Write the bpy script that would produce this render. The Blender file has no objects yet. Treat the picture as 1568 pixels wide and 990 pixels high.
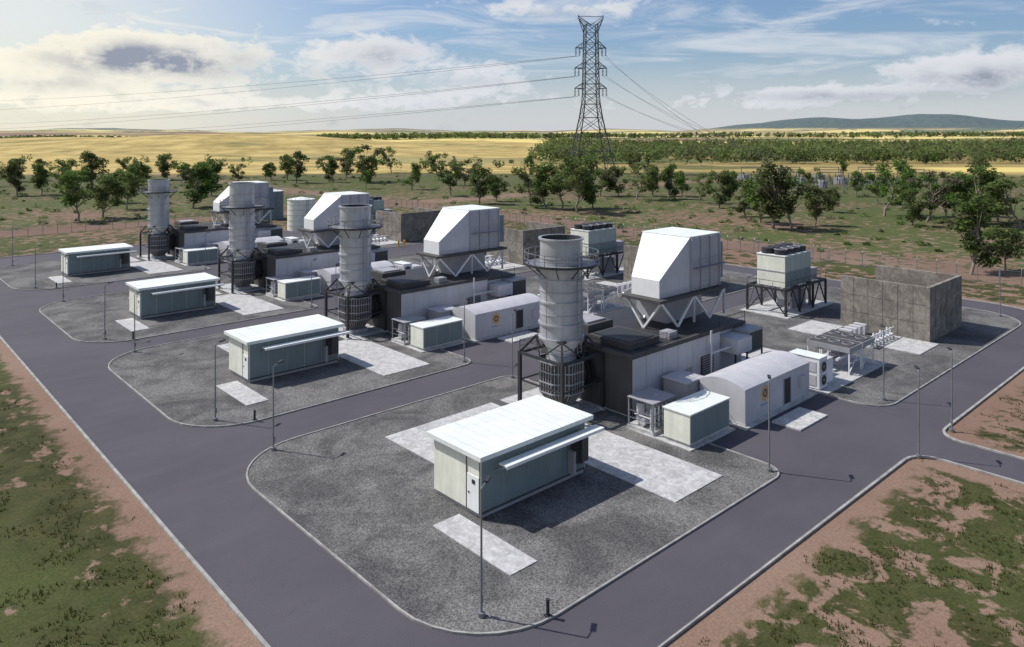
import bpy, math, random
import numpy as np
from mathutils import Vector, Matrix, noise as mnoise
random.seed(7); RNG=np.random.default_rng(7)
scn=bpy.context.scene
scn.view_settings.view_transform='Standard'; scn.view_settings.look='None'; scn.view_settings.exposure=0
CX,SX=.7368,.6761
def hd(X,D): return (CX*X+SX*D, -SX*X+CX*D)   # heading frame -> site grid

# ------------------------------------------------------------ node helper
class NT:
    def __init__(s,tree): s.t=tree; s.t.nodes.clear()
    def n(s,ty,**k):
        a=s.t.nodes.new(ty)
        for q,v in k.items(): setattr(a,q,v)
        return a
    def put(s,sock,v):
        if isinstance(v,bpy.types.NodeSocket): s.t.links.new(v,sock)
        elif v is not None:
            if isinstance(v,(tuple,list)) and len(v)==3 and sock.type=='RGBA': v=(*v,1)
            sock.default_value=v
    def m(s,op,a,b=None,c=None,clamp=False):
        x=s.n('ShaderNodeMath',operation=op,use_clamp=clamp)
        s.put(x.inputs[0],a); s.put(x.inputs[1],b)
        if c is not None: s.put(x.inputs[2],c)
        return x.outputs[0]
    def mr(s,v,a,b,c=0.,d=1.,smooth=True):
        x=s.n('ShaderNodeMapRange',interpolation_type='SMOOTHSTEP' if smooth else 'LINEAR')
        for i,q in enumerate((v,a,b,c,d)): s.put(x.inputs[i],q)
        return x.outputs[0]
    def mix(s,f,a,b,bt='MIX'):
        x=s.n('ShaderNodeMix',data_type='RGBA',blend_type=bt)
        s.put(x.inputs[0],f); s.put(x.inputs[6],a); s.put(x.inputs[7],b)
        return x.outputs[2]
    def noise(s,vec,scale,detail=4,rough=.55,dist=0):
        x=s.n('ShaderNodeTexNoise'); s.put(x.inputs['Vector'],vec)
        s.put(x.inputs['Scale'],scale); s.put(x.inputs['Detail'],detail); s.put(x.inputs['Roughness'],rough); s.put(x.inputs['Distortion'],dist)
        return x.outputs[0]
    def voro(s,vec,scale,feat='F1',out=0):
        x=s.n('ShaderNodeTexVoronoi',feature=feat); s.put(x.inputs['Vector'],vec); s.put(x.inputs['Scale'],scale)
        return x.outputs[out]
    def scale(s,vec,v):
        x=s.n('ShaderNodeMapping'); s.put(x.inputs[0],vec); x.inputs['Scale'].default_value=v
        return x.outputs[0]
    def bsdf(s,col,rough=.8,metal=0.,bump=None,bstr=.3,bdist=.02,spec=None):
        b=s.n('ShaderNodeBsdfPrincipled'); s.put(b.inputs['Base Color'],col); s.put(b.inputs['Roughness'],rough); s.put(b.inputs['Metallic'],metal)
        if spec is not None: b.inputs['Specular IOR Level'].default_value=spec
        if bump is not None:
            q=s.n('ShaderNodeBump'); q.inputs['Strength'].default_value=bstr; q.inputs['Distance'].default_value=bdist
            s.put(q.inputs['Height'],bump); s.put(b.inputs['Normal'],q.outputs[0])
        o=s.n('ShaderNodeOutputMaterial'); s.t.links.new(b.outputs[0],o.inputs[0]); return b
def newmat(name):
    m=bpy.data.materials.new(name); m.use_nodes=True; return m,NT(m.node_tree)
def obc(t): return t.n('ShaderNodeTexCoord').outputs['Object']
def geo(t): return t.n('ShaderNodeNewGeometry').outputs['Position']

def paint(name,col,rough=.5,metal=0.,var=.12,sc=.6,streak=True,spec=None):
    m,t=newmat(name); P=obc(t)
    a=t.noise(P,sc,3,.6)
    f=t.mr(a,.3,.7,1-var,1+var*.6,False)
    if streak:
        b=t.noise(t.scale(P,(2.5,2.5,.25)),1.3,3,.6)
        f=t.m('MULTIPLY',f,t.mr(b,.35,.7,1-var*.7,1.03,False))
    c=t.mix(1.,col,f,'MULTIPLY')
    t.bsdf(c,t.mr(a,.3,.7,rough-.06,min(1,rough+.1),False),metal,spec=spec); return m

M={}
M['cream']=paint('cream_cladding',(.74,.75,.66),.55)
M['roofw']=paint('roof_white_sheet',(.72,.76,.745),.5,var=.06)
M['teal_shade']=paint('panel_shade_greygreen',(.18,.23,.24),.5,var=.1)  # shade of the sunless sides painted into the panel colour
M['steel']=paint('stack_steel',(.44,.45,.49),.38,.35,var=.16,sc=.5)
M['white']=paint('white_paint',(.76,.77,.79),.45,var=.05)
M['grey']=paint('grey_paint',(.33,.33,.36),.5,var=.12)
M['mgrey']=paint('filter_panel_grey',(.38,.38,.42),.5,var=.1)
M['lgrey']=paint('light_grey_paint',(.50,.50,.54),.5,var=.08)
M['hallg']=paint('hall_grey_cladding',(.52,.52,.56),.5,var=.1)
M['dark']=paint('dark_steel',(.035,.036,.042),.55,.2,var=.2,streak=False)
M['charc']=paint('charcoal_cladding',(.07,.067,.07),.7,var=.25)
M['brown']=paint('dark_brown_duct',(.06,.055,.052),.6,var=.2)
M['galv']=paint('galvanised_steel',(.24,.25,.27),.45,.4,var=.15,streak=False)
M['towerst']=paint('tower_steel',(.085,.09,.095),.6,.2,streak=False)
M['wirem']=paint('conductor',(.06,.06,.065),.6,.2,streak=False)
M['coolg']=paint('cooler_green_grey',(.36,.42,.40),.5)
M['blue']=paint('blue_grey_panel',(.16,.21,.25),.5)
M['gold']=paint('logo_gold',(.65,.33,.03),.5,streak=False)
M['lblue']=paint('logo_blue',(.10,.22,.45),.5,streak=False)
# asphalt
m,t=newmat('asphalt'); P=geo(t)
a=t.noise(P,.09,4,.6); b=t.noise(P,14,2,.7); g=t.noise(t.scale(P,(.25,1.2,1)),.5,3,.6); st=t.noise(P,.35,5,.7,1.)
c=t.mix(t.mr(a,.3,.7),(.068,.063,.079),(.084,.078,.095))
c=t.mix(t.mr(g,.45,.75,0,.3),c,(.096,.090,.104))
c=t.mix(t.mr(st,.60,.72,0,.35),c,(.050,.048,.058))
c=t.mix(1.,c,t.mr(b,.2,.8,.80,1.20,False),'MULTIPLY')
t.bsdf(c,.85,bump=b,bstr=.3,bdist=.02,spec=.3); M['asphalt']=m
# gravel
m,t=newmat('gravel'); P=geo(t)
a=t.noise(P,.2,5,.65,.6); v2=t.voro(P,15.,out=1); b2=t.noise(P,7,3,.8)
c=t.mix(t.mr(a,.34,.66),(.075,.074,.077),(.158,.154,.154))
sp=t.n('ShaderNodeSeparateColor'); t.put(sp.inputs[0],v2)
c=t.mix(1.,c,t.mr(sp.outputs[0],0,1,.5,1.55,False),'MULTIPLY')
c=t.mix(1.,c,t.mr(b2,.3,.7,.8,1.2,False),'MULTIPLY')
t.bsdf(c,.95,bump=b2,bstr=.7,bdist=.04,spec=.2); M['gravel']=m
# concrete slab
m,t=newmat('concrete_slab'); P=geo(t)
a=t.noise(P,1.1,6,.72,1.2); b=t.noise(P,5,4,.65)
c=t.mix(t.mr(a,.33,.68),(.34,.34,.35),(.54,.54,.55)); c=t.mix(1.,c,t.mr(b,.3,.7,.8,1.12,False),'MULTIPLY')
t.bsdf(c,.9,bump=b,bstr=.2); M['conc']=m
m,t=newmat('kerb_concrete'); P=geo(t)
a=t.noise(P,1.2,4,.65)
t.bsdf(t.mix(t.mr(a,.3,.7),(.22,.215,.21),(.37,.36,.35)),.9); M['kerb']=m
# precast wall
m,t=newmat('precast_wall'); P=geo(t)
a=t.noise(P,.6,5,.7,.8); b=t.noise(P,3,4,.7)
c=t.mix(t.mr(a,.35,.65),(.15,.135,.12),(.27,.245,.215)); c=t.mix(1.,c,t.mr(b,.3,.7,.75,1.2,False),'MULTIPLY')
t.bsdf(c,.95,bump=b,bstr=.4,bdist=.03); M['wall']=m

# ------------------------------------------------------------ mesh builder
class MB:
    def __init__(s): s.v=[];s.f=[];s.m=[];s.sm=[];s.mats=[]
    def mi(s,k):
        if k not in s.mats: s.mats.append(k)
        return s.mats.index(k)
    def add(s,vs,fs,k,smooth=False):
        o=len(s.v); i=s.mi(k); s.v+= [tuple(q) for q in vs]
        for f in fs: s.f.append(tuple(o+j for j in f)); s.m.append(i); s.sm.append(smooth)
    def box(s,x0,y0,z0,x1,y1,z1,k):
        s.add([(x0,y0,z0),(x1,y0,z0),(x1,y1,z0),(x0,y1,z0),(x0,y0,z1),(x1,y0,z1),(x1,y1,z1),(x0,y1,z1)],
              [(0,3,2,1),(4,5,6,7),(0,1,5,4),(1,2,6,5),(2,3,7,6),(3,0,4,7)],k)
    def cyl(s,cx,cy,z0,z1,r0,r1=None,n=32,k='steel',caps=True,rot=0):
        if r1 is None: r1=r0
        vs=[];fs=[]
        for i in range(n):
            a=2*math.pi*i/n+rot; vs.append((cx+r0*math.cos(a),cy+r0*math.sin(a),z0))
        for i in range(n):
            a=2*math.pi*i/n+rot; vs.append((cx+r1*math.cos(a),cy+r1*math.sin(a),z1))
        for i in range(n): j=(i+1)%n; fs.append((i,j,n+j,n+i))
        s.add(vs,fs,k,n>10)
        if caps: s.add(vs,[tuple(range(n-1,-1,-1)),tuple(range(n,2*n))],k)
    def ring(s,cx,cy,z,r,w,h,k,n=36):
        vs=[];fs=[]
        for i in range(n):
            a=2*math.pi*i/n; c,q=math.cos(a),math.sin(a)
            vs+=[(cx+r*c,cy+r*q,z),(cx+(r+w)*c,cy+(r+w)*q,z),(cx+(r+w)*c,cy+(r+w)*q,z+h),(cx+r*c,cy+r*q,z+h)]
        for i in range(n):
            j=(i+1)%n
            for q in range(4): p=(q+1)%4; fs.append((4*i+q,4*j+q,4*j+p,4*i+p))
        s.add(vs,fs,k)
    def beam(s,p,q,w,k,h=None):
        p=Vector(p);q=Vector(q);d=(q-p).normalized(); up=Vector((0,0,1)) if abs(d.z)<.95 else Vector((1,0,0))
        a=d.cross(up).normalized()*w/2; b=a.cross(d).normalized()*(h or w)/2
        vs=[p-a-b,p+a-b,p+a+b,p-a+b,q-a-b,q+a-b,q+a+b,q-a+b]
        s.add(vs,[(0,3,2,1),(4,5,6,7),(0,1,5,4),(1,2,6,5),(2,3,7,6),(3,0,4,7)],k)
    def tube(s,p,q,r,k,n=10,r1=None):
        p=Vector(p);q=Vector(q);d=(q-p).normalized(); up=Vector((0,0,1)) if abs(d.z)<.95 else Vector((1,0,0))
        a=d.cross(up).normalized(); b=a.cross(d).normalized(); r1=r if r1 is None else r1; vs=[]
        for c,rr in ((p,r),(q,r1)):
            for i in range(n): t=2*math.pi*i/n; vs.append(c+a*rr*math.cos(t)+b*rr*math.sin(t))
        s.add(vs,[(i,(i+1)%n,n+(i+1)%n,n+i) for i in range(n)],k,True)
        s.add(vs,[tuple(range(n-1,-1,-1)),tuple(range(n,2*n))],k)
    def poly(s,pts,z,k): s.add([(x,y,z) for x,y in pts],[tuple(range(len(pts)))],k)
    def mesh(s,name):
        me=bpy.data.meshes.new(name); me.from_pydata(s.v,[],s.f)
        for k in s.mats: me.materials.append(M[k])
        me.polygons.foreach_set('material_index',s.m); me.polygons.foreach_set('use_smooth',s.sm); me.update(); return me
def place(name,me,loc=(0,0,0),bevel=0,rot=0,sc=1):
    o=bpy.data.objects.new(name,me); bpy.context.collection.objects.link(o); o.location=loc; o.rotation_euler[2]=rot
    o.scale=(sc,sc,sc) if not isinstance(sc,tuple) else sc
    if bevel:
        b=o.modifiers.new('b','BEVEL'); b.width=bevel; b.segments=2; b.limit_method='ANGLE'
    return o
def recentre(mb,cx,cy):
    mb.v=[(x-cx,y-cy,z) for x,y,z in mb.v]

S=[0,34.3,67.6,106.5]   # generating-unit offsets along the site grid

# ------------------------------------------------------------ terrain
def hill(u,v):
    X=CX*u-SX*v; D=SX*u+CX*v
    R=np.hypot(X,D); z=np.zeros_like(u)
    def g(x0,d0,wx,wd,h): return h*np.exp(-((X-x0)/wx)**2-((D-d0)/wd)**2)
    z+=g(-330,960,230,170,21)+g(-700,1150,260,260,16)+g(-90,1300,220,200,10)
    z+=np.clip((R-1600)/4000,0,1)**1.0*26
    z+=g(-1500,3600,1300,700,16)+g(700,3800,900,600,10)+g(300,5200,900,500,20)+g(-900,5600,700,500,22)+g(-3000,5400,900,500,26)
    for x0,w,h in ((2050,330,70),(2750,420,62),(3150,500,56),(1650,300,38),(3900,700,66),(4800,700,55),(2400,900,28)):
        z+=g(x0,5200,w,500,h)
    z+= (np.clip((R-500)/1500,0,1))*(2.0*np.sin(X*.004+1)*np.cos(D*.0031)+1.2*np.sin(X*.011+D*.007))
    z+= (np.clip((R-2500)/2500,0,1))*(6*np.sin(X*.0035+D*.001)+4*np.sin(X*.0083+2)+2*np.sin(X*.021))
    return z
nr,na=230,420
rr=np.concatenate([[0.5],np.geomspace(8,11000,nr-1)]); aa=np.linspace(0,2*np.pi,na,endpoint=False)
RR,AA=np.meshgrid(rr,aa,indexing='ij'); U=RR*np.cos(AA);V=RR*np.sin(AA)
Z=hill(U,V)*(RR>420)*np.clip((RR-420)/300,0,1)-.03
co=np.stack([U,V,Z],-1).reshape(-1,3)
i=np.arange(nr-1)[:,None]; j=np.arange(na)[None,:]; j2=(j+1)%na
fc=np.stack([i*na+j,(i+1)*na+j,(i+1)*na+j2,i*na+j2],-1).reshape(-1,4)
me=bpy.data.meshes.new('terrain'); me.from_pydata(co.tolist(),[],fc.tolist()); me.polygons.foreach_set('use_smooth',[True]*len(me.polygons)); me.update()
m,t=newmat('terrain_ground'); P=geo(t)
sp=t.n('ShaderNodeSeparateXYZ'); t.put(sp.inputs[0],P); u,v=sp.outputs[0],sp.outputs[1]
d=t.m('MAXIMUM',t.m('MAXIMUM',t.m('SUBTRACT',15.3,u),t.m('SUBTRACT',21.1,v)),t.m('MAXIMUM',t.m('SUBTRACT',u,121),t.m('SUBTRACT',v,172)))
d2=t.m('SUBTRACT',t.m('ABSOLUTE',t.m('SUBTRACT',u,62.6)),2.2)
d=t.m('MINIMUM',d,t.m('ADD',d2,t.m('MULTIPLY',t.m('GREATER_THAN',v,22),1000)))
n1=t.noise(P,.42,6,.66,.35); n2=t.noise(P,.5,4,.6); n3=t.noise(P,.03,4,.6); n4=t.noise(P,6,3,.7)
west=t.mr(u,13,16,1,0)
T=t.m('ADD',.46,t.m('MULTIPLY',west,-.085))
T=t.m('ADD',T,t.m('MULTIPLY',t.m('SUBTRACT',n3,.5),-.55))
trk=t.m('MULTIPLY',t.mr(u,136,141),t.mr(u,154,147)); trk2=t.m('MULTIPLY',t.mr(v,204,208),t.mr(v,222,215))
T=t.m('ADD',T,t.m('MULTIPLY',t.m('MAXIMUM',trk,trk2),.12))
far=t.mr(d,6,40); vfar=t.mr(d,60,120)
T=t.m('ADD',T,t.m('MULTIPLY',far,-.01)); T=t.m('ADD',T,t.m('MULTIPLY',vfar,-.05))
gm=t.mr(t.m('SUBTRACT',n1,T),-.02,.05)
edge=t.mr(t.m('ADD',d,t.m('MULTIPLY',t.m('SUBTRACT',n2,.5),5.5)),1.0,2.4)
gm=t.m('MULTIPLY',gm,edge)
dirt=t.mix(t.mr(n3,.35,.65),(.20,.128,.096),(.25,.172,.132)); dirt=t.mix(1.,dirt,t.mr(n4,.25,.75,.75,1.22,False),'MULTIPLY')
grass=t.mix(t.mr(n2,.35,.65),(.036,.041,.014),(.064,.064,.026)); grass=t.mix(t.mr(n3,.45,.65),grass,(.066,.080,.025)); grass=t.mix(1.,grass,t.mr(n4,.25,.75,.6,1.35,False),'MULTIPLY')
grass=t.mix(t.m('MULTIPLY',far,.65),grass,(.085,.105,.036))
near=t.mix(gm,dirt,grass)
ln=t.n('ShaderNodeVectorMath',operation='LENGTH'); t.put(ln.inputs[0],P); dist=ln.outputs[1]
Pr=t.n('ShaderNodeMapping'); t.put(Pr.inputs[0],P); Pr.inputs['Rotation'].default_value=(0,0,math.atan2(SX,CX)); Pr.inputs['Scale'].default_value=(1,1,0)
s2=t.n('ShaderNodeSeparateXYZ'); t.put(s2.inputs[0],Pr.outputs[0]); 
wx,wd=s2.outputs[0],s2.outputs[1]     # east-west / north-south field grid
cell=t.voro(t.scale(Pr.outputs[0],(.0016,.0055,0)),1.,out=1); sc=t.n('ShaderNodeSeparateColor'); t.put(sc.inputs[0],cell)
nf=t.noise(P,.005,5,.6); nf2=t.noise(P,.03,4,.65)
fld=t.mix(sc.outputs[0],(.44,.33,.12),(.27,.21,.09)); fld=t.mix(t.mr(sc.outputs[1],.58,.60),fld,(.12,.145,.055)); fld=t.mix(t.mr(sc.outputs[2],.80,.81),fld,(.66,.53,.18)); fld=t.mix(t.mr(sc.outputs[0],.86,.87),fld,(.22,.13,.09))
fld=t.mix(t.mr(nf,.55,.62,0,.8),fld,(.085,.105,.042))
# ripe crop block over the western rise
gold=t.mix(t.mr(nf2,.35,.65),(.36,.27,.10),(.47,.36,.14)); gold=t.mix(t.mr(sc.outputs[1],.7,.72),gold,(.30,.26,.11)); gold=t.mix(t.mr(nf,.58,.63,0,.7),gold,(.16,.165,.065))
wob=t.m('MULTIPLY',t.m('SUBTRACT',nf,.5),220)
gmask=t.m('MULTIPLY',t.m('MULTIPLY',t.mr(t.m('ADD',wx,wob),60,20),t.mr(t.m('ADD',wd,wob),425,445)),t.mr(t.m('ADD',wd,wob),1560,1500))
gmask2=t.m('MULTIPLY',t.m('MULTIPLY',t.mr(wx,265,290),t.mr(wd,455,462)),t.mr(wd,525,515))
fld=t.mix(gmask,fld,gold)
fld=t.mix(1.,fld,t.mr(nf2,.3,.7,.82,1.18,False),'MULTIPLY')
ff=t.mr(t.m('ADD',dist,t.m('MULTIPLY',t.m('SUBTRACT',nf,.5),500)),430,540)
ff=t.m('MAXIMUM',ff,gmask)
col=t.mix(ff,near,fld); col=t.mix(gmask2,col,(.62,.50,.17))
mz=t.m('FRACT',t.m('MULTIPLY',sp.outputs[2],.28)); bank=t.m('MULTIPLY',t.mr(mz,.86,.93),t.mr(dist,600,700)); bank=t.m('MULTIPLY',bank,t.mr(dist,1600,1500)); col=t.mix(t.m('MULTIPLY',bank,.4),col,(.16,.13,.06))
wood=t.mix(t.mr(nf2,.35,.65),(.04,.062,.05),(.08,.105,.08))
hz=t.mr(sp.outputs[2],40,60); col=t.mix(hz,col,wood)
col=t.mix(t.mr(dist,1500,9000,0,.38,False),col,(.27,.34,.44))  # aerial haze painted into the ground colour, growing with distance
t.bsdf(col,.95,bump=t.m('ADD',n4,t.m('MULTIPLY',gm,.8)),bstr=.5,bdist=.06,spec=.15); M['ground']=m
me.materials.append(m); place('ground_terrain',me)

# ------------------------------------------------------------ paving
def rrect(x0,y0,x1,y1,r,seg=8):
    if not isinstance(r,(list,tuple)): r=[r]*4
    out=[]
    for (cx,cy,a0),q in zip(((x0,y0,180),(x1,y0,270),(x1,y1,0),(x0,y1,90)),r):
        cx=cx+q if cx==x0 else cx-q; cy=cy+q if cy==y0 else cy-q
        for k in range(seg+1):
            a=math.radians(a0+90*k/seg); out.append((cx+q*math.cos(a),cy+q*math.sin(a)))
    return out
asp=[(15.3,21.1),(58.4,21.1)]
for k in range(6): a=math.radians(90-90*k/5); asp.append((58.4+2*math.cos(a),19.1+2*math.sin(a)))
asp+= [(60.4,-80),(64.8,-80)]
for k in range(6): a=math.radians(180-90*k/5); asp.append((66.8+2*math.cos(a),19.1+2*math.sin(a)))
asp+=[(109,21.1)]
for k in range(9): a=math.radians(-90+90*k/8); asp.append((109+12*math.cos(a),33.1+12*math.sin(a)))
asp+=[(121,160)]
for k in range(1,9): a=math.radians(90*k/8); asp.append((109+12*math.cos(a),160+12*math.sin(a)))
asp+=[(25,172)]
for k in range(1,9): a=math.radians(90+90*k/8); asp.append((25.3+10*math.cos(a),162+10*math.sin(a)))
mb=MB()
mb.poly(asp,0,'asphalt'); place('asphalt_road',mb.mesh('asphalt_road'))
def kerbloop(mb,pts,w=.17,h=.12,closed=True,k='kerb'):
    n=len(pts); P=[Vector((x,y)) for x,y in pts]; inn=[];ou=[]
    for i in range(n):
        a=P[(i-1)%n]; b=P[(i+1)%n]
        tt=(b-a).normalized(); nn=Vector((tt.y,-tt.x))
        inn.append(P[i]); ou.append(P[i]+nn*w)
    vs=[]
    for p,q in zip(inn,ou): vs+=[(p.x,p.y,-.02),(p.x,p.y,h),(q.x,q.y,h),(q.x,q.y,-.02)]
    fs=[]
    for i in range(n):
        j=(i+1)%n
        for q in range(3): fs.append((4*i+q,4*i+q+1,4*j+q+1,4*j+q))
    mb.add(vs,fs,k)
mb=MB(); kerbloop(mb,asp,.2,.12); place('road_kerb',mb.mesh('road_kerb'))
for i,s in enumerate(S):
    for nm,pts in (('w',rrect(21.35,26+s,50.2,54.8+s,[5.5,1.6,1.6,6])),('e',rrect(67.5,26+s,115,54.8+s,[2.5,6,4,3]))):
        mb=MB(); mb.poly(pts,.05,'gravel'); place('gravel_pad',mb.mesh('gravel_pad'))
        mb=MB(); kerbloop(mb,pts,.12,.11); place('pad_kerb',mb.mesh('pad_kerb'))
mb=MB()
for a in ((27.3,29.9,29.35,36.9),(32.5,43.5,43.6,50.2),(40.6,28.6,46.2,42.5),(44.6,42.5,55,50.2)):
    mb.box(a[0],a[1],-.02,a[2],a[3],.10,'conc')
for a in ((57.8,28.7,62.6,31.2),(47.9,32.4,54.2,38.6),(54.7,31.75,67.2,37),(67.4,31.0,81.4,36.9),(87,29.8,92.9,36),(91.2,47,104.5,53.8),(50,39.2,69.5,50.8),(70.2,40.2,77,44),(86.5,40.5,92.8,44.6)):
    mb.box(a[0],a[1],-.02,a[2],a[3],.13,'conc')
me=mb.mesh('concrete_slab')
for s in S: place('concrete_slab',me,(0,s,0))

# ------------------------------------------------------------ switchroom
mb=MB()
mb.box(30.0,35.5,.1,39.4,40.2,.35,'grey')
mb.box(29.9,35.45,.35,39.5,40.25,3.82,'cream')
mb.box(29.55,35.05,3.83,39.95,40.65,4.12,'roofw')
xs=list(np.arange(29.95,39.5,1.9))
for a,b in zip(xs[:-1],xs[1:]): mb.box(a+.025,35.41,.52,b-.025,35.449,3.8,'teal_shade')  # wall panels on the shaded long side, shade put into their colour
mb.box(29.95,35.425,.36,39.45,35.448,.5,'charc')
mb.box(31.03,34.3,3.3,40.2,35.04,3.40,'roofw')            # canopy
mb.box(31.03,34.25,3.2,40.2,34.3,3.40,'white')
for x in (31.2,34.2,37.2,40.0): mb.beam((x,35.4,2.8),(x,34.4,3.28),.06,'grey')
mb.box(29.86,35.6,.4,29.899,36.75,2.6,'white'); mb.box(29.84,36.78,.36,29.9,36.83,3.8,'charc'); mb.box(29.82,36.5,1.4,29.86,36.62,1.5,'dark')
mb.box(29.86,35.50,.36,29.9,35.55,3.8,'charc'); mb.box(29.83,35.95,2.1,29.86,36.25,2.35,'dark')
mb.box(38.0,34.75,1.3,39.1,35.4,3.1,'charc'); mb.cyl(38.2,34.6,1.4,3.0,.12,n=10,k='dark')
mb.box(37.7,34.85,.6,37.95,35.4,2.2,'grey'); mb.box(34,40.3,.4,35,40.35,2.6,'white')
for k in range(12): mb.box(30.2+k*.82,35.1,4.121,30.22+k*.82,40.6,4.135,'lgrey')
me=mb.mesh('switchroom')
for s in S: place('switchroom_building',me,(0,s,0),.02)

# ------------------------------------------------------------ stack
def stack(top):
    mb=MB(); cx,cy=47.3,45.2
    mb.cyl(cx,cy,6.3,top,1.85,n=48,k='steel',caps=False)
    mb.cyl(cx,cy,6.3,top,1.78,n=48,k='charc',caps=False)
    mb.ring(cx,cy,top-.12,1.78,.22,.14,'steel',48)
    mb.cyl(cx,cy,top-1.2,top-1.19,1.78,n=32,k='dark')
    for z in (11.3,9.4,7.5,6.25): mb.ring(cx,cy,z,1.84,.17,.16,'steel',48)
    for z in (top-1.7,10.35,8.4): mb.ring(cx,cy,z,1.84,.07,.08,'grey',48)
    for a in range(0,360,45):
        c,q=math.cos(math.radians(a)),math.sin(math.radians(a))
        mb.beam((cx+1.86*c,cy+1.86*q,6.3),(cx+1.86*c,cy+1.86*q,11.3),.04,'steel')
    mb.cyl(cx,cy,5.1,6.25,1.15,1.85,n=40,k='white'); mb.cyl(cx,cy,4.4,5.1,1.35,1.15,n=40,k='steel')
    zp=12.6
    mb.ring(cx,cy,zp,1.9,1.35,.09,'galv',40)
    for z in (zp+.55,zp+1.1): mb.ring(cx,cy,z,3.2,.05,.05,'galv',40)
    mb.ring(cx,cy,zp,3.22,.05,.2,'dark',40)
    for i in range(20):
        a=2*math.pi*i/20; c,q=math.cos(a),math.sin(a)
        mb.beam((cx+3.22*c,cy+3.22*q,zp),(cx+3.22*c,cy+3.22*q,zp+1.15),.05,'galv')
        if i%2==0: mb.beam((cx+1.9*c,cy+1.9*q,zp-1.0),(cx+3.15*c,cy+3.15*q,zp),.07,'dark')
    for dx in (-.25,.25): mb.beam((cx+dx,cy-2.15,5.2),(cx+dx,cy-2.15,zp+1.2),.05,'galv')
    for z in np.arange(5.4,zp,.35): mb.beam((cx-.25,cy-2.15,z),(cx+.25,cy-2.15,z),.04,'galv')
    h=2.55; cs=[(-h,-h),(h,-h),(h,h),(-h,h)]
    for i,(a,b) in enumerate(cs):
        c,d=cs[(i+1)%4]
        mb.beam((cx+a,cy+b,0),(cx+a,cy+b,5.0),.28,'dark')
        for z in (4.85,2.5): mb.beam((cx+a,cy+b,z),(cx+c,cy+d,z),.22 if z>3 else .12,'dark')
        mb.beam((cx+a,cy+b,4.9),(cx+a*.62,cy+b*.62,6.3),.19,'dark')
        mb.beam((cx+a*.62,cy+b*.62,6.3),(cx+c*.62,cy+d*.62,6.3),.18,'dark')
        mb.beam(((cx+a+cx+c)/2,(cy+b+cy+d)/2,4.85),(cx+a*.62,cy+b*.62,6.3),.1,'dark'); mb.beam(((cx+a+cx+c)/2,(cy+b+cy+d)/2,4.85),(cx+c*.62,cy+d*.62,6.3),.1,'dark')
        mb.box(cx+a-.35,cy+b-.35,0,cx+a+.35,cy+b+.35,.22,'conc')
        for zr in (5.45,5.95): mb.beam((cx+a,cy+b,zr),(cx+c,cy+d,zr),.04,'dark')
        mb.beam((cx+a,cy+b,5),(cx+a,cy+b,6.0),.05,'dark')
    mb.cyl(cx,cy,1.7,4.4,2.0,2.0,8,'brown',True,math.pi/8); mb.cyl(cx,cy,.5,1.7,1.0,2.0,8,'brown',True,math.pi/8)
    for z in (1.75,2.6,3.5,4.3): mb.cyl(cx,cy,z,z+.1,2.10,2.10,8,'grey',True,math.pi/8)
    for i in range(40):
        a=2*math.pi*i/40; rr=2.0*math.cos(math.pi/8)/math.cos(((a+math.pi/8)%(math.pi/4))-math.pi/8); rr+=.05
        c,q=math.cos(a),math.sin(a)
        mb.beam((cx+rr*c,cy+rr*q,1.75),(cx+rr*c,cy+rr*q,4.35),.055,'grey'); mb.beam((cx+rr*.52*c,cy+rr*.52*q,.5),(cx+rr*c,cy+rr*q,1.75),.05,'grey')
    mb.tube((cx+1.5,cy,2.9),(50,cy,2.9),1.35,'brown',32)
    for x in (49.05,49.55): mb.tube((x,cy,2.9),(x+.14,cy,2.9),1.72,'dark',32)
    mb.box(cx-1.1,cy-1.1,0,cx+1.1,cy+1.1,.5,'conc')
    recentre(mb,cx,cy); return mb.mesh('exhaust_stack')
tops=[14.9,15.2,16.3,15.0]
for s,tp in zip(S,tops): place('exhaust_stack',stack(tp),(47.3,45.2+s,0))

# ------------------------------------------------------------ turbine hall
mb=MB()
mb.box(50.12,39.6,.13,63.5,50.4,5.0,'hallg'); mb.box(50.0,39.62,.13,50.1,50.38,5.0,'charc')
mb.box(49.75,39.35,5.0,63.8,50.65,5.38,'charc')
mb.box(50.0,39.6,5.381,63.5,50.4,5.40,'dark')
mb.box(63.52,40.2,.13,68.4,49.8,4.7,'hallg'); mb.box(63.81,39.9,4.7,68.7,50.1,5.0,'charc')
mb.box(50.6,40.3,5.4,54.8,45.0,5.95,'charc'); mb.box(50.9,40.6,5.95,54.5,44.7,6.0,'dark')
mb.box(51.5,45.8,5.4,55.0,49.3,6.35,'charc'); mb.box(52.0,46.3,6.35,54.5,48.8,6.5,'grey')
mb.box(56.0,40.1,5.4,57.2,41.2,6.0,'grey')
for x in np.arange(52,63.5,2.3): mb.box(x-.015,39.58,.14,x+.015,39.599,4.99,'grey')
mb.box(50.13,39.55,.14,63.49,39.598,.4,'charc')
mb.box(57.8,39.5,.42,58.7,39.549,2.5,'grey'); mb.box(60.2,39.45,1.1,62.2,39.55,3.1,'charc')
for z in np.arange(1.2,3.0,.22): mb.box(60.25,39.40,z,62.15,39.449,z+.08,'grey')
mb.box(63.9,37.9,2.9,66.4,40.19,4.3,'lgrey'); mb.box(66.5,38.3,2.4,69.2,40.19,4.6,'grey'); mb.box(66.7,38.22,2.6,69.0,38.29,4.4,'charc')
for x in (64.1,66.2,69.0): mb.beam((x,38.3,.1),(x,38.3,2.9),.14,'dark')
mb.tube((60.4,38.6,.1),(60.4,38.6,5.7),.1,'lgrey'); mb.tube((60.4,38.6,3.6),(66,38.6,3.6),.1,'lgrey')
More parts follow.
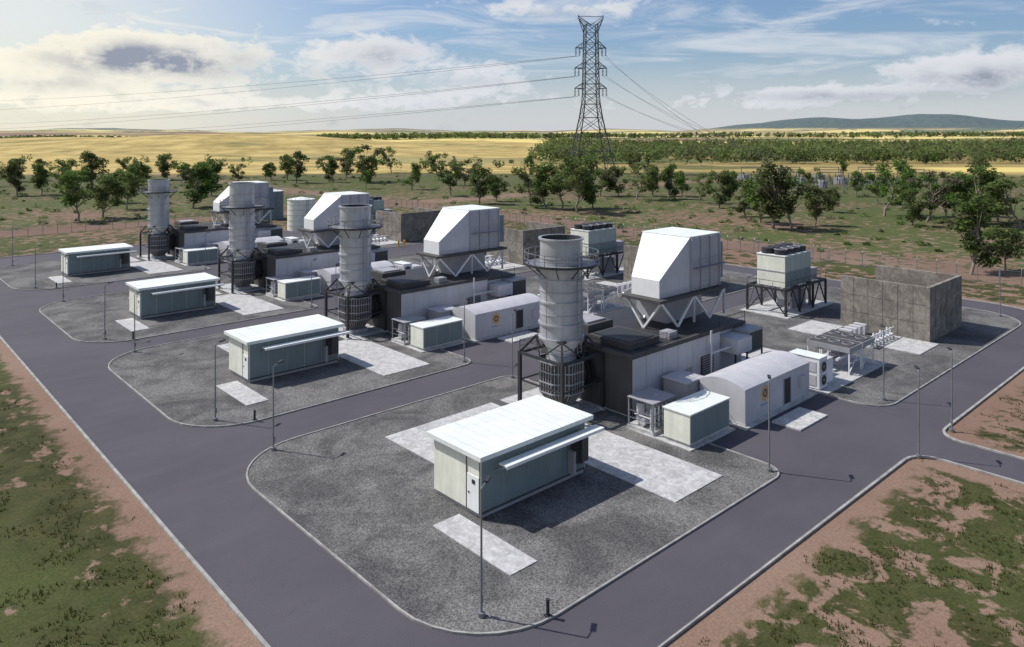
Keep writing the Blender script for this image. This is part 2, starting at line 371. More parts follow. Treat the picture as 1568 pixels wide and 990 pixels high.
for a in ((63.9,39.95),(68.6,39.95)): 
    mb.beam((a[0],a[1],5.0),(a[0],a[1],6.0),.05,'dark')
for z in (5.5,6.0): mb.beam((63.9,39.95,z),(68.6,39.95,z),.05,'dark')
for x in np.arange(50.0,57,1.6): mb.beam((x,39.5,5.38),(x,39.5,6.4),.04,'dark')
for z in (5.9,6.4): mb.beam((50,39.5,z),(56.5,39.5,z),.035,'dark'); mb.beam((49.95,39.5,z),(49.95,50.4,z),.035,'dark')
mb.box(53.6,36.6,.13,56.1,39.0,2.8,'grey'); mb.box(53.5,36.5,2.8,56.2,39.1,2.92,'lgrey'); mb.box(54.6,39.0,1,55.4,39.55,2.4,'grey')
recentre(mb,57,45); me=mb.mesh('turbine_hall')
for s in S: place('turbine_hall_building',me,(57,45+s,0),.03)

# ------------------------------------------------------------ intake filter house
mb=MB(); u0,uc,u1=57.9,62.9,68.1; v0,vn,vf=42.6,45.9,48.4; z0,zm,z1=8.35,10.05,13.65
vs=[(u0,v0,z0),(u0,vn,z0),(u0,vn,zm),(u0,v0,zm),(uc,v0,z1),(uc,vf,z1),(u1,v0,z1),(u1,vf,z1),(u1,v0,z0),(u1,vf,z0),(uc,vf,z0),(uc,v0,z0)]
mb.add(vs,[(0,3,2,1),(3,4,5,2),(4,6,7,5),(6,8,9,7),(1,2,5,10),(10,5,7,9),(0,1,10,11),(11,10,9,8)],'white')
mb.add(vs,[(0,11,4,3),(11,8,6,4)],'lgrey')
mb.box(uc-.05,v0-.06,z1,u1+.15,vf+.08,z1+.10,'roofw')
for x in (uc+.1,uc+1.75,uc+3.4,u1-.1): mb.box(x-.08,v0-.22,z0+.05,x+.08,v0-.005,z1-.05,'mgrey')
for a,b in ((uc+.2,uc+1.65),(uc+1.85,uc+3.3),(uc+3.5,u1-.2)): mb.box(a,v0-.08,z0+.15,b,v0-.01,z1-.2,'mgrey')
mb.box(uc+.2,v0-.8,10.6,u1+.3,v0-.23,10.68,'galv'); mb.beam((uc+.2,v0-.78,11.6),(u1+.3,v0-.78,11.6),.04,'galv')
for x in (uc+.3,uc+2.8,u1+.2): mb.beam((x,v0-.78,10.6),(x,v0-.78,11.6),.04,'galv')
mb.box(u1+.01,v0+.3,z0+.6,u1+1.2,vf-.5,z1-1.0,'blue')
pl=[(57.1,41.9),(69.0,41.9),(69.0,49.0),(62.5,48.6),(57.1,46.5)]; n=len(pl)
mb.add([(x,y,8.05) for x,y in pl]+[(x,y,8.33) for x,y in pl],[tuple(range(n-1,-1,-1)),tuple(range(n,2*n))]+[(i,(i+1)%n,n+(i+1)%n,n+i) for i in range(n)],'charc')
for x in np.arange(63.5,69,1.8): mb.beam((x,41.95,8.3),(x,41.95,9.3),.04,'galv')
mb.beam((63.5,41.95,9.3),(68.9,41.95,9.3),.04,'galv')
for vv,xa in ((42.2,57.6),(46.3,57.6),(48.5,63.0)):
    xe=68.4
    for a,b in ((xa,(xa+63)/2),(63,(xa+63)/2),(63,65.7),(xe,65.7)):
        if abs(a-b)>.3: mb.beam((b,vv,5.4),(a,vv,8.05),.2,'white')
    for x in (63.,xe): mb.beam((x,vv,5.4),(x,vv,8.05),.2,'lgrey')
mb.beam((57.6,44.2,5.4),(57.6,42.2,8.0),.2,'white'); mb.beam((57.6,44.2,5.4),(57.6,46.2,8.0),.2,'white')
mb.box(60.5,43.6,5.4,66.5,47.3,8.04,'mgrey')
recentre(mb,63,45.5); me=mb.mesh('filter_house')
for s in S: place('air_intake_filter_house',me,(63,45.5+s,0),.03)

# ------------------------------------------------------------ logo enclosure (barrel roof)
mb=MB(); x0,x1,y0,y1=55.2,66.3,32.1,36.4
prof=[(y0,.25),(y0,3.05)]
for k in range(1,12): 
    a=k/12; prof.append((y0+(y1-y0)*a,3.05+.5*math.sin(math.pi*a)**.9))
prof+=[(y1,3.05),(y1,.25)]
n=len(prof); vs=[(x0,a,b) for a,b in prof]+[(x1,a,b) for a,b in prof]
mb.add(vs,[tuple(range(n)),tuple(range(2*n-1,n-1,-1))]+[(i,n+i,n+(i+1)%n,(i+1)%n) for i in range(n)],'lgrey')
mb.box(x0-.05,y0-.08,.13,x1+.05,y1+.08,.25,'conc')
mb.box(61.6,y0-.05,.35,62.7,y0-.003,2.5,'dark'); mb.box(61.5,y0-.045,.3,61.59,y0-.002,2.6,'grey'); mb.box(62.71,y0-.045,.3,62.8,y0-.002,2.6,'grey')
def disc(mb,cx,cz,y,r0,r1,k,n=32):
    vs=[];fs=[]
    for i in range(n):
        a=2*math.pi*i/n; vs+=[(cx+r0*math.cos(a),y,cz+r0*math.sin(a)),(cx+r1*math.cos(a),y,cz+r1*math.sin(a))]
    for i in range(n): j=(i+1)%n; fs.append((2*i,2*i+1,2*j+1,2*j))
    mb.add(vs,fs,k)
lx,lz=58.4,2.1
disc(mb,lx,lz,y0-.006,.40,.56,'gold'); disc(mb,lx,lz,y0-.008,.2,.34,'dark'); disc(mb,lx,lz,y0-.01,.0,.16,'gold')
for i in range(8):
    a=math.pi*i/4; mb.box(lx+.62*math.cos(a)-.08,y0-.012,lz+.62*math.sin(a)-.08,lx+.62*math.cos(a)+.08,y0-.004,lz+.62*math.sin(a)+.08,'gold')
for i in range(9): mb.box(lx-.75+i*.17,y0-.01,1.12,lx-.75+i*.17+.11,y0-.004,1.27+.05*(i%3==0),'lblue' if i<6 else 'gold')
mb.box(64.3,y0-.25,1.2,65.2,y0-.01,2.2,'lgrey'); mb.box(x1,y0+.8,.4,x1+.5,y0+2.2,2.4,'lgrey')
recentre(mb,60,34); me=mb.mesh('enclosure')
for s in S: place('generator_control_enclosure',me,(60,34+s,0),.02)
# auxiliary box
mb=MB(); mb.box(48.3,32.7,.35,53.8,35.1,2.55,'cream'); mb.box(48.22,32.62,2.55,53.88,35.18,2.66,'roofw'); mb.box(48.4,32.8,.13,53.7,35,.35,'conc')
for a,b in ((48.38,50.1),(50.16,51.95),(52.01,53.72)): mb.box(a,32.66,.42,b,32.699,2.5,'teal_shade')
recentre(mb,51,34); me=mb.mesh('aux')
for s in S: place('auxiliary_equipment_box',me,(51,34+s,0),.025)
# pipe skid
mb=MB(); a0,b0,a1,b1=48.1,36.0,51.0,38.4
mb.box(a0-.1,b0-.1,.13,a1+.1,b1+.1,.4,'conc')
for x in (a0,a1):
    for y in (b0,b1): mb.beam((x,y,.4),(x,y,2.6),.1,'galv')
mb.box(a0-.1,b0-.1,2.6,a1+.1,b1+.1,2.66,'grey')
for z in (1.0,1.6): 
    mb.beam((a0,b0,z),(a1,b0,z),.05,'galv'); mb.beam((a0,b0,z),(a0,b1,z),.05,'galv')
for k in range(5): 
    x=a0+.4+k*.52; mb.tube((x,b0+.5,.4),(x,b0+.5,2.0),.07,'white'); mb.tube((x,b0+.5,1.2+.1*k),(x,b1-.3,1.2+.1*k),.06,'lgrey')
mb.tube((a0+.2,b0+1.2,.8),(a1-.2,b0+1.2,.8),.28,'lgrey',16); mb.tube((a0+.5,b0+.6,2.1),(a1-.2,b0+.6,2.1),.1,'grey')
mb.cyl(a0+.8,b1-.6,.4,2.1,.35,n=16,k='lgrey'); mb.box(a1-.9,b1-.9,.4,a1-.2,b1-.2,1.7,'lgrey')
recentre(mb,49.5,37); me=mb.mesh('skid')
for s in S: place('fuel_gas_pipe_skid',me,(49.5,37+s,0))

# ------------------------------------------------------------ wet cooler on frame
mb=MB(); X0,X1,Y0,Y1=92.0,103.4,47.7,53.2; bx0,bx1,by0,by1=92.8,99.9,48.2,52.2
for x in np.linspace(X0,X1,4):
    for y in (Y0,Y1): mb.beam((x,y,.1),(x,y,3.5),.26,'dark')
for y in (Y0,Y1): mb.beam((X0,y,3.5),(X1,y,3.5),.3,'dark')
for x in np.linspace(X0,X1,4): mb.beam((x,Y0,3.5),(x,Y1,3.5),.28,'dark')
xs=np.linspace(X0,X1,4)
for a,b in zip(xs[:-1],xs[1:]):
    for y in (Y0,Y1): mb.beam((a,y,.2),((a+b)/2,y,3.4),.14,'dark'); mb.beam((b,y,.2),((a+b)/2,y,3.4),.14,'dark')
mb.beam((X0,Y0,.2),(X0,(Y0+Y1)/2,3.4),.14,'dark'); mb.beam((X0,Y1,.2),(X0,(Y0+Y1)/2,3.4),.14,'dark')
for y in (Y0,Y1): mb.beam((X0,y,4.5),(X1,y,4.5),.06,'dark')
for x in np.linspace(X0,X1,8): mb.beam((x,Y0,3.5),(x,Y0,4.5),.05,'dark')
for y in np.linspace(Y0,Y1,4): mb.beam((X0,y,3.5),(X0,y,4.5),.05,'dark')
mb.beam((X0,Y0,4.5),(X0,Y1,4.5),.06,'dark')
mb.box(bx0,by0,3.65,bx1,by1,5.7,'cream'); mb.box(bx0,by0,5.72,bx1,by1,7.7,'cream'); mb.box(bx0-.06,by0-.06,5.6,bx1+.06,by1+.06,5.74,'grey'); mb.box(bx0-.08,by0-.08,7.7,bx1+.08,by1+.08,7.82,'roofw')
xs=list(np.arange(bx0,bx1+.1,1.42))
for a,b in zip(xs[:-1],xs[1:]):
    mb.box(a+.03,by0-.05,3.7,b-.03,by0-.001,5.58,'teal_shade'); mb.box(a+.03,by0-.05,5.78,b-.03,by0-.001,7.68,'coolg')
for k in range(4):
    x=bx0+.95+k*1.75
    mb.cyl(x,by0+1.1,7.82,8.55,.82,n=20,k='dark'); mb.cyl(x,by0+2.95,7.82,8.55,.82,n=20,k='dark'); mb.ring(x,by0+1.1,8.5,.74,.12,.07,'grey',20)
mb.box(100.4,48.5,3.65,102.5,51,5.2,'grey'); mb.box(97,49.4,.13,101,51.6,2.4,'grey'); mb.tube((100.5,48.6,.2),(100.5,48.6,3.6),.2,'galv')
recentre(mb,97,50); me=mb.mesh('cooler')
for s in S: place('evaporative_cooling_tower',me,(97,50+s,0),.02)

# ------------------------------------------------------------ fin fan cooler table
mb=MB()
for ox in (0,3.1):
    a0,a1,b0,b1=74.4+ox,77.3+ox,31.9,36.3
    for x in (a0+.1,a1-.1):
        for y in (b0+.1,(b0+b1)/2,b1-.1): mb.beam((x,y,.1),(x,y,2.3),.12,'white')
    mb.box(a0,b0,2.25,a1,b1,2.75,'grey'); mb.box(a0+.12,b0+.12,2.751,a1-.12,b1-.12,2.8,'charc')
    for k in range(3): mb.ring((a0+a1)/2,b0+.8+k*1.4,2.8,.5,.05,.08,'grey',20)
    for k in range(3): mb.cyl((a0+a1)/2,b0+.8+k*1.4,1.75,2.25,.3,.6,14,'grey')
    mb.beam((a0+.1,b0+.1,1.2),(a1-.1,b0+.1,1.2),.07,'white'); mb.beam((a0+.1,b0+.1,.3),(a1-.1,b0+.1,2.2),.07,'white')
mb.tube((74,34,1.0),(80.6,34,1.0),.18,'lgrey'); mb.tube((74,33,1.5),(80.6,33,1.5),.14,'white'); mb.box(76.5,33.6,.1,78.2,35,1.3,'lgrey')
recentre(mb,77,34); me=mb.mesh('finfan')
for s in S: place('fin_fan_cooler',me,(77,34+s,0))
# fan cabinet
mb=MB(); mb.box(67.9,31.9,.2,69.5,34.9,3.0,'white'); mb.box(67.85,31.85,3.0,69.55,34.95,3.1,'roofw'); mb.box(68,32,.1,69.4,34.8,.2,'grey')
for z in (.95,2.2):
    mb.box(68.1,31.84,z-.52,69.3,31.899,z+.52,'lgrey'); disc(mb,68.7,z,31.83,.1,.46,'dark',20)
    for y in (32.7,34.1): mb.box(67.86,y-.5,z-.5,67.9,y+.5,z+.5,'lgrey')
mb.box(70.2,32.4,.1,71.8,34.6,2.3,'white'); mb.box(70.15,32.35,2.3,71.85,34.65,2.38,'lgrey'); mb.tube((69.5,33,1.5),(70.2,33,1.5),.2,'galv')
recentre(mb,69,33); me=mb.mesh('cab')
for s in S: place('chiller_cabinet',me,(69,33+s,0),.02)
# pump / valve row
mb=MB()
for k in range(7):
    x=85.6+k*.95; y=34.2
    mb.box(x,y,.05,x+.55,y+1.2,.35,'conc'); mb.tube((x+.28,y+.1,.62),(x+.28,y+1.1,.62),.2,'white',14); mb.tube((x+.28,y+.4,.6),(x+.28,y+.4,1.3+.2*(k%2)),.09,'white')
    mb.box(x+.1,y+.25,.8,x+.45,y+.55,1.1,'lgrey')
mb.tube((85.2,34.5,1.25),(92.3,34.5,1.25),.08,'white'); mb.tube((85.2,35.6,.5),(92.3,35.6,.5),.12,'lgrey')
for k in range(4): mb.box(87+k*1.3,37.2,.05,87.7+k*1.3,38.6,1.2,'lgrey')
recentre(mb,88,36); me=mb.mesh('pumps')
for s in S: place('pump_row',me,(88,36+s,0))

# ------------------------------------------------------------ fire walls
mb=MB(); H=6.3
mb.box(93.0,31.23,0,93.4,41,H,'wall'); mb.box(93.0,30.8,0,104,31.22,H,'wall'); mb.box(103.6,31.23,0,104,41,H,'wall')
for y in np.arange(32.6,41,1.7): mb.box(92.985,y-.02,.02,92.999,y+.02,H-.02,'charc')
for x in np.arange(94.8,104,1.85): mb.box(x-.02,30.785,.02,x+.02,30.799,H-.02,'charc')
for z in (2.1,4.2): mb.box(92.982,31.3,z-.015,92.998,41,z+.015,'charc')
mb.box(96,33.6,.5,100.6,37.2,3.2,'grey'); mb.box(96.2,33.8,.05,100.4,37,.5,'conc')
for k in range(9): mb.box(96.2+k*.48,37.2,.8,96.35+k*.48,38.6,3.0,'grey'); 
for k in range(3): mb.cyl(96.9+k*1.4,35.2,3.2,4.9,.16,.08,12,'brown')
mb.tube((96,36.6,4.0),(100.4,36.6,4.0),.4,'grey',16); mb.beam((97,36.6,3.2),(97,36.6,3.8),.2,'grey'); mb.beam((99.5,36.6,3.2),(99.5,36.6,3.8),.2,'grey')
recentre(mb,98,36); me=mb.mesh('firewall')
for s in S: place('transformer_fire_wall',me,(98,36+s,0),.02)

# ------------------------------------------------------------ tanks
def tank(x,y,r,h,k):
    mb=MB(); mb.cyl(0,0,0,h,r,n=36,k=k,caps=False); mb.cyl(0,0,h,h+.55,r+.05,.2,36,'roofw')
    for z in np.arange(1.2,h,1.3): mb.ring(0,0,z,r,.04,.07,'grey',36)
    mb.ring(0,0,h-.1,r,.12,.14,'lgrey',36)
    for dx in (-.25,.25): mb.beam((dx,-r-.15,0),(dx,-r-.15,h+.8),.06,'galv')
    for i in range(18): 
        a=2*math.pi*i/18; mb.beam((r*math.cos(a),r*math.sin(a),h),(r*math.cos(a),r*math.sin(a),h+1.0),.04,'galv')
    mb.ring(0,0,h+1.0,r,.05,.05,'galv',36)
    place('water_storage_tank',mb.mesh('tank'),(x,y,0))
tank(87,172,3.3,7.6,'cream'); tank(92,200,3.4,7.8,'blue'); tank(84,199,2.8,6.4,'blue')

# ------------------------------------------------------------ lamps
mb=MB(); mb.cyl(0,0,0,.22,.2,n=12,k='galv'); mb.cyl(0,0,.22,6.3,.065,.045,10,'galv'); mb.tube((0,0,6.3),(.75,-.1,6.42),.035,'galv',8)
mb.box(.5,-.2,6.38,1.15,.02,6.48,'dark'); mb.box(.06,-.06,.6,.16,.06,1.0,'galv')
me=mb.mesh('lamp')
for s in S:
    for x,y,r in ((24,28.4,0),(25,53.9,0),(49.3,26.8,0),(49.6,54.0,0),(70,27,0),(113,29,0),(113,53,0)):
        place('street_lamp',me,(x,y+s,.05),rot=.6)
for x in (59.6,66.8,100): place('street_lamp',me,(x,20.5,0),rot=.6)
mb=MB(); mb.cyl(0,0,0,.75,.09,n=12,k='dark'); mb.cyl(0,0,.75,.82,.11,n=12,k='dark'); mb.box(-.14,-.14,0,.14,.14,.05,'dark'); mbb=mb.mesh('bollard')
for s in S: place('bollard',mbb,(26.4,26.15+s,.1))

# ------------------------------------------------------------ fence
m,t=newmat('chain_link'); tr=t.n('ShaderNodeBsdfTransparent'); b=t.n('ShaderNodeBsdfDiffuse'); b.inputs[0].default_value=(.09,.09,.1,1)
mx=t.n('ShaderNodeMixShader'); mx.inputs[0].default_value=.17; t.put(mx.inputs[1],tr.outputs[0]); t.put(mx.inputs[2],b.outputs[0])
o=t.n('ShaderNodeOutputMaterial'); t.put(o.inputs[0],mx.outputs[0]); M['link']=m
def fence(p,q):
    mb=MB(); p=Vector((*p,0));q=Vector((*q,0)); L=(q-p).length; n=int(L/3)
    for i in range(n+1):
        a=p.lerp(q,i/n); mb.beam(a,a+Vector((0,0,2.6)),.09,'galv'); d=(q-p).normalized().cross(Vector((0,0,1)))*.35
        mb.beam(a+Vector((0,0,2.55)),a+Vector((0,0,2.9))+d,.06,'galv')
    for z in (2.4,1.2,.1): mb.beam(p+Vector((0,0,z)),q+Vector((0,0,z)),.04,'galv')
    mb.add([p+Vector((0,0,.05)),q+Vector((0,0,.05)),q+Vector((0,0,2.4)),p+Vector((0,0,2.4))],[(0,1,2,3)],'link')
    place('chain_link_fence',mb.mesh('fence'))
fence((137,5),(137,205)); fence((137,205),(2,205)); fence((2,205),(2,172))

# ------------------------------------------------------------ transmission tower
mb=MB(); K='towerst'
sec=[(0,12.2),(13,9.6),(24,7.4),(33,5.7),(41,4.6),(47,4.2),(53,4.1),(59,4.0),(65,3.9),(71,3.8),(77,3.7),(83,3.6),(88,3.5)]
for (z,h),(z2,h2) in zip(sec[:-1],sec[1:]):
    c=[(-h,-h),(h,-h),(h,h),(-h,h)];c2=[(-h2,-h2),(h2,-h2),(h2,h2),(-h2,h2)]
    for i in range(4):
        j=(i+1)%4
        mb.beam((*c[i],z),(*c2[i],z2),.62 if z<40 else .5,K)
        mb.beam((*c[i],z),(*c2[j],z2),.28,K); mb.beam((*c[j],z),(*c2[i],z2),.28,K); mb.beam((*c2[i],z2),(*c2[j],z2),.28,K)
ARM=[(50,9.5),(62,9.5),(74,9.0)]
for z,L in ARM:
    for sg in (-1,1):
        for y in (-3.8,3.8):
            mb.beam((sg*3.8,y,z),(sg*L,0,z+.5),.4,K); mb.beam((sg*3.8,y,z+4),(sg*L,0,z+.5),.35,K)
        mb.beam((sg*5.8,1.5,z),(sg*5.8,-1.5,z+2.2),.25,K)
        for ix in (L,L-2.2):
            for q in range(6): mb.cyl(sg*ix,0,z-.2-q*.8,z+.25-q*.8,.55,.4,8,'dark')
for sg in (-1,1):
    for y in (-3.4,3.4):
        mb.beam((sg*3.4,y,88),(sg*7.5,0,92.0),.35,K); mb.beam((0,y*.3,88),(sg*7.5,0,93.0),.3,K); mb.beam((sg*3.4,y,83),(sg*7.5,0,92),.3,K)
    mb.beam((sg*7.5,0,91.5),(sg*7.5,0,94),.35,K)
mb.beam((-7.5,0,93),(7.5,0,93),.3,K)
tu,tv=335,296; yaw=-math.atan2(SX,CX)
place('transmission_tower',mb.mesh('tower'),(tu,tv,0),rot=yaw+.12)
mb=MB()
def wire(p,q,sag,r=.11,n=14):
    p=Vector(p);q=Vector(q); prev=p
    for i in range(1,n+1):
        f=i/n; c=p.lerp(q,f); c.z-=4*sag*f*(1-f); mb.beam(prev,c,r*2,'wirem'); prev=c
TX,TD=46.7,444.6
for (z,L),ends in zip(ARM[::-1],((60,47),(29,22),(12,4))):
    for k,e in enumerate(ends):
        a=hd(TX-L+2*k,TD); b=hd(-760,980); wire((*a,z-4.5),(*b,e+4),6,.08)
        a=hd(TX+L-2*k,TD); b=hd(106+8*k+(74-z)*.9,335); wire((*a,z-4.5),(*b,11),4,.05)
for k in range(3):
    a=hd(196+5*k,330); b=hd(185+7*k,235); wire((*a,10),(*b,46),2,.04)
place('power_lines',mb.mesh('wires'))
# substation
mb=MB(); rs=random.Random(4)
for row in range(3):
    D=318+row*24
    for k in range(9):
        X=112+k*9.5; a=hd(X,D)
        mb.beam((*a,0),(*a,7.5),.3,'galv')
        if k<8:
            b=hd(X+9.5,D)
            if k%2==row%2: mb.beam((*a,7.2),(*b,7.2),.3,'galv')
            for q in range(3):
                c=Vector((*a,0)).lerp(Vector((*b,0)),(q+.5)/3); mb.cyl(c.x,c.y,0,2.2,.2,n=8,k='galv'); mb.cyl(c.x,c.y,2.2,4.4,.28,.14,8,'brown')
    for k in range(0,8,2):
        a=hd(116+k*9.5,D+10); mb.box(a[0]-2.5,a[1]-2,0,a[0]+2.5,a[1]+2,3.0,'grey'); mb.cyl(a[0],a[1],3,4.2,.3,n=10,k='brown')
place('electrical_substation',mb.mesh('substation'))

# ------------------------------------------------------------ vegetation
def leafmat(name,c1,c2):
    m,t=newmat(name); oi=t.n('ShaderNodeObjectInfo').outputs['Random']
    c=t.mix(t.mr(oi,.0,1.,0,1,False),c1,c2)
    d=t.n('ShaderNodeBsdfDiffuse'); t.put(d.inputs[0],c); tl=t.n('ShaderNodeBsdfTranslucent'); t.put(tl.inputs[0],c)
    mx=t.n('ShaderNodeMixShader'); mx.inputs[0].default_value=.42; t.put(mx.inputs[1],d.outputs[0]); t.put(mx.inputs[2],tl.outputs[0])
    o=t.n('ShaderNodeOutputMaterial'); t.put(o.inputs[0],mx.outputs[0]); M[name]=m
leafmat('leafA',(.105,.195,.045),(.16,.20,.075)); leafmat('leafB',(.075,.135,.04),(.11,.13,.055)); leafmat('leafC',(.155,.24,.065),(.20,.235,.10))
leafmat('leafD',(.15,.14,.09),(.12,.135,.07)); leafmat('blade',(.075,.085,.028),(.075,.085,.028)); leafmat('blade2',(.13,.12,.055),(.13,.12,.055))
M['bark']=paint('bark',(.24,.20,.17),.9,var=.3,streak=False)
def quads(C,size,rng):
    n=len(C); a=rng.normal(size=(n,3)); a[:,2]*=.55; a/=np.linalg.norm(a,axis=1,keepdims=True); b=rng.normal(size=(n,3)); b[:,2]*=.5; b-=a*(a*b).sum(1,keepdims=True); b/=np.linalg.norm(b,axis=1,keepdims=True)
    s=size*rng.uniform(.6,1.3,(n,1)); a=a*s; b=b*s*.65
    return np.stack([C-a,C-b,C+a,C+b],1).reshape(-1,3)
def addq(mb,C,size,rng,k):
    q=quads(C,size,rng); n=len(C); mb.add(q.tolist(),[(4*i,4*i+1,4*i+2,4*i+3) for i in range(n)],k)
def tree(seed,pal,spread=.3,low=.25,nc=20,leaves=110,rs=1.):
    rng=np.random.default_rng(seed); mb=MB(); h=12.
    lean=rng.normal(0,.7,2); p0=Vector((0,0,-.2)); pts=[p0]
    for k in range(1,5): pts.append(Vector((lean[0]*k/4+rng.normal(0,.15),lean[1]*k/4+rng.normal(0,.15),h*.5*k/4)))
    for k in range(4): mb.tube(pts[k],pts[k+1],.24-.04*k,'bark',7,.24-.04*(k+1))
    for c in range(nc):
        zf=low+(.92-low)*((c+rng.uniform(0,1))/nc); prof=math.sin(math.pi*min(1,max(.15,(zf-low*.7)/(1.15-low*.7))))**.55
        a=rng.uniform(0,2*math.pi); r=h*spread*prof*rng.uniform(.25,1.05)
        cen=np.array([lean[0]+r*math.cos(a),lean[1]+r*math.sin(a),zf*h]); R=h*rng.uniform(.065,.135)*rs
        st=pts[min(4,max(1,int(zf*5)))]; mid=(st+Vector(cen))/2+Vector((0,0,-.3)); 
        mb.tube(st,mid,.09,'bark',5,.06); mb.tube(mid,Vector(cen),.06,'bark',5,.025)
        n=int(leaves*(R/1.3)**2)+24; d=rng.normal(size=(n,3)); d/=np.linalg.norm(d,axis=1,keepdims=True)
        d*= (rng.uniform(.3,1.25,(n,1)))**.7; d[:,2]*=.8
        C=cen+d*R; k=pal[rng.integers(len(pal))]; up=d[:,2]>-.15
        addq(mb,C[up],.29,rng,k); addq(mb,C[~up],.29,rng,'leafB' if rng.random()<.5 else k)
    return mb.mesh('gum_tree')
TM=[tree(1,['leafA','leafC']),tree(2,['leafA','leafB'],.30,.25,22),tree(3,['leafB','leafD','leafA'],.27,.15,24,rs=.9),tree(4,['leafA','leafC','leafA'],.38,.36,22),tree(5,['leafB','leafA'],.32,.18,26),tree(6,['leafC','leafA'],.34,.3,18,rs=.9),tree(7,['leafD','leafB'],.26,.22,20,rs=.85),tree(8,['leafD','leafA','leafD'],.33,.3,22,rs=.8)]
TP="""54,336,13.6 62,337,12.1 51,230,13.5 83,353,16 58,234,12 70,255,11.3 100,348,10.7 129,401,13 87,246,14.2 108,286,13.6 74,281,10.8 67,324,9.4 174,359,12.7 166,333,15 188,347,12.3 184,330,12.2 205,354,15.3 193,321,17.9 192,310,12.5 252,382,15 183,262,11 231,307,14 175,225,13.6 163,194,12.6 173,197,8.7 203,253,12.1 171,177,12.9 170,169,13.1 171,163,14.4 167,153,16.7 217,187,10.4 181,159,12.1 222,182,11.1 231,173,11.1 224,161,12.5 240,166,9.4 211,132,11.7 221,146,9.9 196,114,10.4 185,103,12.3 175,94,16.3 179,91,13.1 189,90,10.1 224,101,7.3 288,121,9.4 226,87,15.1 262,103,10.3 208,73,9.3 218,73,13.7 230,72,10.9 143,41,13.3 220,61,15.2 232,60,11.4 220,52,13.1 243,72,11.7 253,153,9.4 275,133,10.4 151,38,7.4 216,169,12.9"""
for i,e in enumerate(TP.split()):
    x,y,h=map(float,e.split(',')); h*=1.06; w=random.uniform(1.0,1.3)
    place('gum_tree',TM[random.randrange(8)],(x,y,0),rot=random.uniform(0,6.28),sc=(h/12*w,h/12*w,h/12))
for i in range(46):
    px=random.uniform(-.72,.72); D=random.uniform(300,400) if px<0 else random.uniform(330,560); X=px*D; a=hd(X,D)
    if 95<X<245 and 270<D<400: continue
    h=random.uniform(7,12); w=random.uniform(1.0,1.35); place('gum_tree',TM[random.randrange(8)],(*a,0),rot=random.uniform(0,6.28),sc=(h/12*w,h/12*w,h/12))
# scrub
mb=MB(); rng=np.random.default_rng(11)
for i in range(620):
    D=rng.uniform(140,420); X=rng.uniform(-.72,.75)*D; u_,v_=hd(X,D)
    if u_<140 and v_<208 : continue
    n=50; R=rng.uniform(.4,1.6); d=rng.normal(size=(n,3)); d/=np.linalg.norm(d,axis=1,keepdims=True); d*=rng.uniform(.4,1,(n,1)); d[:,2]=abs(d[:,2])*.9
    addq(mb,np.array([u_,v_,0])+d*R*np.array([1.2,1.2,1]),.27,rng,['leafA','leafB','leafC','leafD'][rng.integers(4)])
place('scrub_bushes',mb.mesh('scrub'))
# grass tufts on the verges
mb=MB(); rng=np.random.default_rng(21); cnt=0
for i in range(26000):
    D=24+75*rng.random()**1.3; X=rng.uniform(-.72,.72)*D; u_,v_=hd(X,D)
    dd=max(15.3-u_,21.1-v_)
    if dd<1.0 or (v_<21.5 and abs(u_-62.6)<3.4): continue
    if mnoise.noise(Vector((u_*.35,v_*.35,3.1)))+.25*mnoise.noise(Vector((u_*1.5,v_*1.5,1)))<(.0 if dd>2.5 else .22): continue
    hgt=rng.uniform(.06,.2); k='blade' if rng.random()<.75 else 'blade2'
    for b in range(4):
        a=rng.uniform(0,6.28); w=.03; ox,oy=rng.normal(0,.07,2); c,s_=math.cos(a),math.sin(a)
        mb.add([(u_+ox-w*s_,v_+oy+w*c,-.03),(u_+ox+w*s_,v_+oy-w*c,-.03),(u_+ox+c*hgt*.6,v_+oy+s_*hgt*.6,hgt)],[(0,1,2)],k)
place('grass_tufts',mb.mesh('tufts'))
# distant woodland
mb=MB(); rng=np.random.default_rng(12)
def far_tree(X,D,h,nq,sz):
    u_,v_=hd(X,D); z=float(hill(np.array([u_]),np.array([v_]))[0])*min(1,max(0,(D-420)/300))
    d=rng.normal(size=(nq,3)); d/=np.linalg.norm(d,axis=1,keepdims=True); d*=rng.uniform(.5,1,(nq,1)); 
    C=np.array([u_,v_,z+h*.55])+d*np.array([h*.42,h*.42,h*.45]); addq(mb,C,sz,rng,['leafA','leafB','leafA','leafC','leafD'][rng.integers(5)])
for i in range(2100):
    D=575+900*rng.random()**1.5; lo=0.0+.00004*D; X=rng.uniform(lo,.78)*D
    far_tree(X,D,rng.uniform(9,15),30,1.0+D*.0006)
for i in range(500):
    D=rng.normal(2300,60); X=rng.uniform(-.26,.12)*D; far_tree(X,D,rng.uniform(14,22),14,4)
for i in range(300):
    D=rng.normal(1900,40); X=rng.uniform(-.75,-.42)*D; far_tree(X,D,rng.uniform(9,14),12,3.2)
for i in range(500):
    D=rng.normal(2600,90); X=rng.uniform(.1,.8)*D; far_tree(X,D,rng.uniform(14,20),12,4.5)
for i in range(60):
    D=rng.uniform(440,640); X=rng.uniform(-.75,.1)*D; far_tree(X,D,rng.uniform(4,8),40,.8)
place('distant_woodland',mb.mesh('woodland'))

